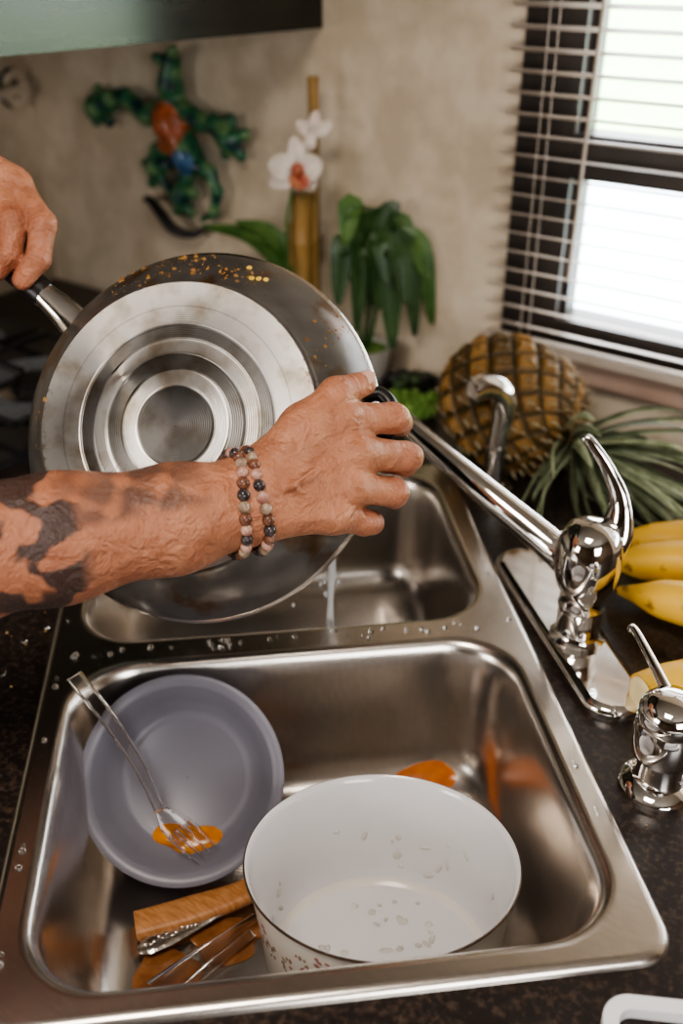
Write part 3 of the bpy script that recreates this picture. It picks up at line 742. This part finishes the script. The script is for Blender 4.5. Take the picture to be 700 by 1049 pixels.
for (dx,dy,sc,top) in ((0,0,.90,.255),(.018,.012,.5,.40),(-.013,.012,.5,.22)):
    pp=[(r*sc,z_) for r,z_ in pr if z_<top]; pp.append((.0005,pp[-1][1]))
    mb.lathe(pp,M_bam,Matrix.Translation(Vector(bx+A(dx,dy,0))),20)
fc=A(-.060,1.335,.285)
mb.sweep([bx+A(-.01,-.01,.05),bx+A(-.02,-.02,.2),fc+A(.0,.015,0)],.0022,mt=M_leaf,n=16,segs=8)
fn=nrm(A(.35,-.9,.15)); FM=frame(fc,fn,(1,0,0))
for a,l,w,zt in ((95,.044,.012,.004),(205,.036,.012,-.012),(325,.038,.012,-.010),(22,.036,.017,.006),(160,.034,.017,-.014)):
    a=math.radians(a); d=A(math.cos(a),math.sin(a),0)
    mb.leaf([xf(FM,d*0),xf(FM,d*l*.5+A(0,0,.006)),xf(FM,d*l+A(0,0,zt))],w,fn,M_petal,n=10,fold=.25)
for a in (-60,-120,-90): 
    a=math.radians(a); d=A(math.cos(a),math.sin(a),0); mb.leaf([xf(FM,(0,0,.004)),xf(FM,d*.012+A(0,0,.012)),xf(FM,d*.022+A(0,0,.016))],.009,fn,M_petalr,n=8)
mb.ell(xf(FM,(0,.004,.008)),(.009,.009,.008),M_petalr)
for a,l in ((80,.030),(140,.026),(30,.030),(250,.022)):
    a=math.radians(a); c=fc+A(.022,.012,.045); d=A(math.cos(a),0,math.sin(a)); mb.leaf([c,c+d*l*.5+A(0,-.006,0),c+d*l],.008,A(.2,-.9,.2),M_petal,n=8,fold=.3)
for tip,w in ((A(-.20,1.415,.195),.014),(A(-.15,1.40,.205),.015),(A(-.115,1.37,.150),.016),(A(-.13,1.39,.185),.014)):
    mid=(bx+A(0,0,.06))*.35+tip*.65+A(.02,0,.035); mb.leaf([bx+A(0,0,.05),bx+A(-.01,0,.13),mid,tip],w,A(.1,-.6,.8),M_leaf,n=16,fold=.3)
mb.build('orchid_in_bamboo_vase',angle=50)
mb=MB(); q=A(.030,1.320,0); M=Matrix.Translation(Vector(q))
mb.lathe([(.0005,.0005),(.034,.0005),(.040,.045),(.042,.052),(.038,.052),(.036,.046),(.0005,.046)],None,M,40,mats=[M_pot]*5+[M_soil])
tips=[(.088,-.01,.115,.018),(.070,-.04,.080,.019),(.045,-.02,.238,.016),(.060,.0,.17,.019),(.020,-.05,.12,.018),(.040,-.05,.065,.019),(-.025,-.03,.20,.016),(.01,-.02,.242,.015),(-.035,-.03,.12,.017),(.085,-.03,.155,.018),(.055,-.06,.13,.019),(.03,-.06,.16,.016),(.095,-.02,.09,.016),(-.01,-.05,.09,.016)]
for i,(dx,dy,tz,w) in enumerate(tips):
    top=max(tz+.05,.20) if i not in (2,7) else tz
    mb.leaf([q+A(dx*.1,0,.04),q+A(dx*.35,dy*.4,top*.8),q+A(dx*.75,dy*.8,top),q+A(dx,dy,tz)],w,A(.2+.3*math.sin(i*2.1),-.7,.6),M_leaf if i%3==0 else M_leafd,n=18,fold=.28,prof=lambda t: math.sin(math.pi*min(1,max(0,(t-.22)/.8)))**.7+.06)
mb.build('potted_houseplant',angle=50)
mb=MB()
for i in range(80):
    a=rng.rand()*6.28; r=.045*math.sqrt(rng.rand()); mb.ell(A(.084+r*math.cos(a),1.190+r*math.sin(a)*.6,.010+.016*rng.rand()),(.008,.008,.009),M_soil,u=10,v=7)
mb.build('moss_clump',angle=0)
mb=MB(); mb.lathe([(.0005,.0005),(.03,.0005),(.042,.012),(.044,.016),(.041,.015),(.03,.006),(.0005,.005)],M_black,Matrix.Translation(Vector((.098,1.270,0))),32)
for i in range(9): mb.ell(A(.075+.008*i*.7,1.270+rng.normal(0,.010),.017),(.011,.009,.008),[M_iron,M_leafd][i%2])
mb.build('pebble_dish',angle=30)
M_gecko=mat('gecko_ceramic',(1,1,1),.35,vcol=True,col2=(.5,.55,.5),nscale=70,ndetail=8,coat=.35,bump=.4,bscale=120)
S=SDF((-1.02,-.002,.14),(-.58,.075,.46),.0022)
def GP(s,z,n=.024): return A(-.765+(s+.765)*.92,n,.293+(z-.290)*.95)
S.add(GP(-.756,.402,.03),GP(-.765,.365,.03),.015,.019,.01)
S.add(GP(-.744,.412,.038),GP(-.740,.416,.039),.009,.009,.004); S.add(GP(-.775,.404,.042),GP(-.776,.405,.042),.008,.008,.003)
S.add(GP(-.765,.36),GP(-.772,.31),.017,.029,.010); S.add(GP(-.772,.31),GP(-.741,.262),.029,.024,.010); S.add(GP(-.741,.262),GP(-.722,.25),.022,.016,.01)
for P_,R_ in [([(-.785,.336),(-.83,.316),(-.88,.340),(-.925,.330),(-.955,.318)],[.016,.015,.014,.018,.023]),
            ([(-.745,.334),(-.710,.318),(-.672,.316),(-.645,.296)],[.015,.015,.014,.019]),
            ([(-.775,.28),(-.812,.262),(-.824,.235)],[.015,.014,.016]),
            ([(-.735,.25),(-.752,.222),(-.766,.196)],[.015,.013,.017]),
            ([(-.722,.25),(-.695,.245),(-.678,.215),(-.690,.180),(-.72,.165)],[.014,.011,.009,.007,.004])]:
    for i in range(len(P_)-1): S.add(GP(*P_[i]),GP(*P_[i+1]),R_[i],R_[i+1],.006)
for c in [(-.955,.318),(-.645,.296),(-.824,.232),(-.768,.194)]:
    for a in (0,72,144,216,288):
        a=math.radians(a+20); S.add(GP(*c),GP(c[0]+.028*math.cos(a),c[1]+.028*math.sin(a),.018),.008,.009,.004)
V,F=S.mesh()
C=np.tile(A(.045,.19,.095),(len(V),1)); nz_=np.sin(V[:,0]*160)+np.sin(V[:,2]*190+V[:,0]*70)
C[nz_>.7]=A(.20,.36,.16); C[nz_<-1.0]=A(.02,.06,.07)
d=np.linalg.norm((V-GP(-.770,.303))*A(1,.3,.85),axis=1); C[d<.034]=A(.60,.15,.055)
d=np.linalg.norm((V-GP(-.735,.255))*A(1,.3,1),axis=1); C[d<.020]=A(.08,.20,.40)
V=np.array([WF(v[0],v[1]+.003,v[2]) for v in V]); mb=MB(); mb.add(V,F[:,::-1],M_gecko,C); mb.build('gecko_wall_ornament',angle=0)
mb=MB(); mb.sweep([WF(-.86,.02,.185),WF(-.83,.035,.192),WF(-.80,.04,.175),WF(-.775,.04,.155),WF(-.74,.03,.150),WF(-.72,.02,.165)],[.003,.007,.009,.009,.006,.003],mt=M_iron,n=30,segs=12)
mb.build('metal_wall_hook',angle=0)
mb=MB(); lw=A(-.56,1.7946,.335); M=frame(lw+D*.004,D,(0,0,1))
mb.lathe([(.034,-.002),(.034,.006),(.030,.010),(.016,.012),(.014,.03),(.0005,.031)],M_chrome,M,32)
mb.sweep([lw+D*.02,lw+D*.03+NI*.02,lw+D*.03+NI*.12],.009,mt=M_chrome,n=14,segs=12)
mb.build('towel_bar',angle=35)

# ------------------------------------------------------------------ cooktop left
M_enb=mat('cooktop_black',(.02,.02,.023),.12,col2=(.03,.03,.034),nscale=8)
M_foil=mat('burner_liner',(.34,.38,.43),.35,.4,col2=(.50,.54,.58),nscale=60,bump=.8,bscale=60)
mb=MB()
mb.box(WF(-1.10,.22,.001),[D*.54,NI*.72,Z*.012],M_enb)
for (s,n) in ((-.97,.38),(-.71,.38),(-.97,.72),(-.71,.72)):
    M=Matrix.Translation(Vector(WF(s,n,.0125)))
    mb.lathe([(.112,.005),(.100,.0015),(.055,.001),(.052,.003),(.034,.004),(.034,.012),(.030,.016),(.0005,.017)],None,M,32,mats=[M_foil,M_foil,M_foil,M_steel,M_iron,M_iron,M_iron])
    for k in range(4):
        a=math.pi/2*k; dv=D*math.cos(a)+NI*math.sin(a); c=WF(s,n,.034)
        mb.sweep([c+dv*.025,c+dv*.112],[.0036],[.005],M_iron,n=2,segs=8,hint=(0,0,1)); mb.sweep([c+dv*.112,c+dv*.115-Z*.020],[.0045],mt=M_iron,n=3,segs=8)
    cs=[WF(s-.115,n-.115,.034),WF(s+.115,n-.115,.034),WF(s+.115,n+.115,.034),WF(s-.115,n+.115,.034)]
    for k in range(4): mb.sweep([cs[k],cs[(k+1)%4]],[.0036],[.005],M_iron,n=2,segs=8,hint=(0,0,1))
mb.build('gas_cooktop',angle=35)

M_board=mat('white_plastic',(.78,.78,.80),.35,col2=(.82,.82,.84))
q=A(.196,.290,.0); bd=nrm(A(1,-.12,0)); be=A(.12,.993,0)
def BFm(x,y,z): return q+bd*x+be*y+Z*z
o_=rr(-.052,.10,-.08,.060,.018); sl_=rr(-.043,.09,.020,.051,.010)
mb=MB(); fill(mb,[o_,sl_],.010,M_board,BFm); fill(mb,[o_,sl_],.001,M_board,BFm,True); bridge(mb,[(o_,.010),(o_,.001)],M_board,BFm,True); bridge(mb,[(sl_,.010),(sl_,.001)],M_board,BFm)
mb.build('cutting_board',angle=30)

M_water=mat('water',(1,1,1),.02,trans=1,ior=1.33,col2=(1,1,1))
mb=MB()
for (x,y,r,l) in ((-.292,.655,.006,1.6),(-.300,.640,.004,1.2),(-.285,.700,.004,1),(-.31,.66,.007,1),(-.29,.60,.009,2.2),(-.30,.585,.005,1),(-.27,.72,.003,1),(-.265,.55,.004,1),(-.285,.53,.006,1.5)):
    mb.ell((x,y,.0016),(r*.7,r*l*.5,.0014),M_water,u=16,v=8)
mb.build('counter_water_drops',angle=0)
M_cr=mat('bread_crumbs',(.30,.17,.07),.8,col2=(.5,.33,.16),nscale=300)
mb=MB()
for i in range(40):
    x,y=(rng.uniform(-.33,-.27),rng.uniform(.45,.75)) if i%2 else (rng.uniform(.215,.36),rng.uniform(.42,.62))
    r=rng.uniform(.0005,.0015); mb.ell((x,y,r*.7),(r,r*.8,r*.6),M_cr,u=6,v=4)
mb.build('counter_crumbs',angle=0)
mb=MB()
for i in range(70):
    w=rng.uniform(-.19,.19); l=rng.uniform(.002,.016)
    if i%3==0: w=rng.choice([-.199,.203]); l=rng.uniform(-.3,.3)
    r=rng.uniform(.0008,.0028); mb.ell(SF(w,l,.0065),(r,r,r*.35),M_water,u=10,v=6)
mb.build('sink_rim_water_drops',angle=0)
M_stream=mat('water_stream',(.95,.96,.97),.05,trans=.45,ior=1.33,col2=(1,1,1))
mb=MB()
mb.sweep([A(-.0070,.735,.110),A(-.0075,.735,.085),A(-.0090,.736,.050),A(-.0100,.738,.020),A(-.0110,.740,-.02),A(-.0115,.742,-.137)],[.0050,.0028,.0040,.0026,.0040,.0030],mt=M_stream,n=40,segs=10)
for i in range(18): mb.ell(A(-.010+rng.normal(0,.010),.737,rng.uniform(-.04,.06)),(.0014,.0014,.0024),M_stream,u=8,v=6)
mb.sweep([A(-.139,.722,.090),A(-.139,.722,.066),A(-.139,.722,.044)],[.0055,.0026,.0008],mt=M_stream,n=12,segs=8)
mb.sweep([A(-.175,.722,.074),A(-.158,.720,.066),A(-.139,.720,.064),A(-.120,.720,.066),A(-.105,.722,.066)],[.0008,.0022,.003,.0022,.0008],mt=M_stream,n=16,segs=8)
mb.build('water_drip',angle=0)

# ------------------------------------------------------------------ lights
def area(name,loc,tgt,sx,sy,e,col):
    l=bpy.data.lights.new(name,'AREA'); l.shape='RECTANGLE'; l.size=sx; l.size_y=sy; l.energy=e; l.color=col
    o=bpy.data.objects.new(name,l); bpy.context.collection.objects.link(o)
    loc=R4@Vector(loc); tgt=R4@Vector(tgt); o.location=loc
    o.rotation_euler=(tgt-loc).to_track_quat('-Z','Y').to_euler(); return o
area('overhead_fill_light',WF(.25,1.3,1.2),WF(.25,1.25,0),.45,.45,14,(1,.90,.80))  # unseen area lamp, added overhead to brighten the closed room
area('left_fill_light',WF(-.95,2.6,.55),(-.05,.7,.1),.9,.6,20,(1,.95,.90))  # added fill from behind left; that wall has no window
area('right_fill_light',WF(1.6,1.6,.6),(.05,.7,.05),.8,.7,19,(1,.98,.95))  # added lamp filling the dark side from the right, no window there
w=bpy.data.worlds.new('sky'); bpy.context.scene.world=w; w.use_nodes=True
bg=w.node_tree.nodes['Background']; bg.inputs[0].default_value=(.92,.96,1,1); bg.inputs[1].default_value=14
try: bpy.context.scene.view_settings.look='AgX - Medium High Contrast'
except Exception as ex: print('look',ex)

cam=bpy.data.cameras.new('camera'); co=bpy.data.objects.new('camera',cam); bpy.context.collection.objects.link(co)
co.location=(0,0,.54); co.rotation_euler=(math.radians(60),0,TH0)
cam.sensor_fit='VERTICAL'; cam.sensor_height=36; cam.sensor_width=24; cam.lens=34.32; cam.clip_start=.01
cam.dof.use_dof=True; cam.dof.focus_distance=.70; cam.dof.aperture_fstop=3.5
bpy.context.scene.camera=co
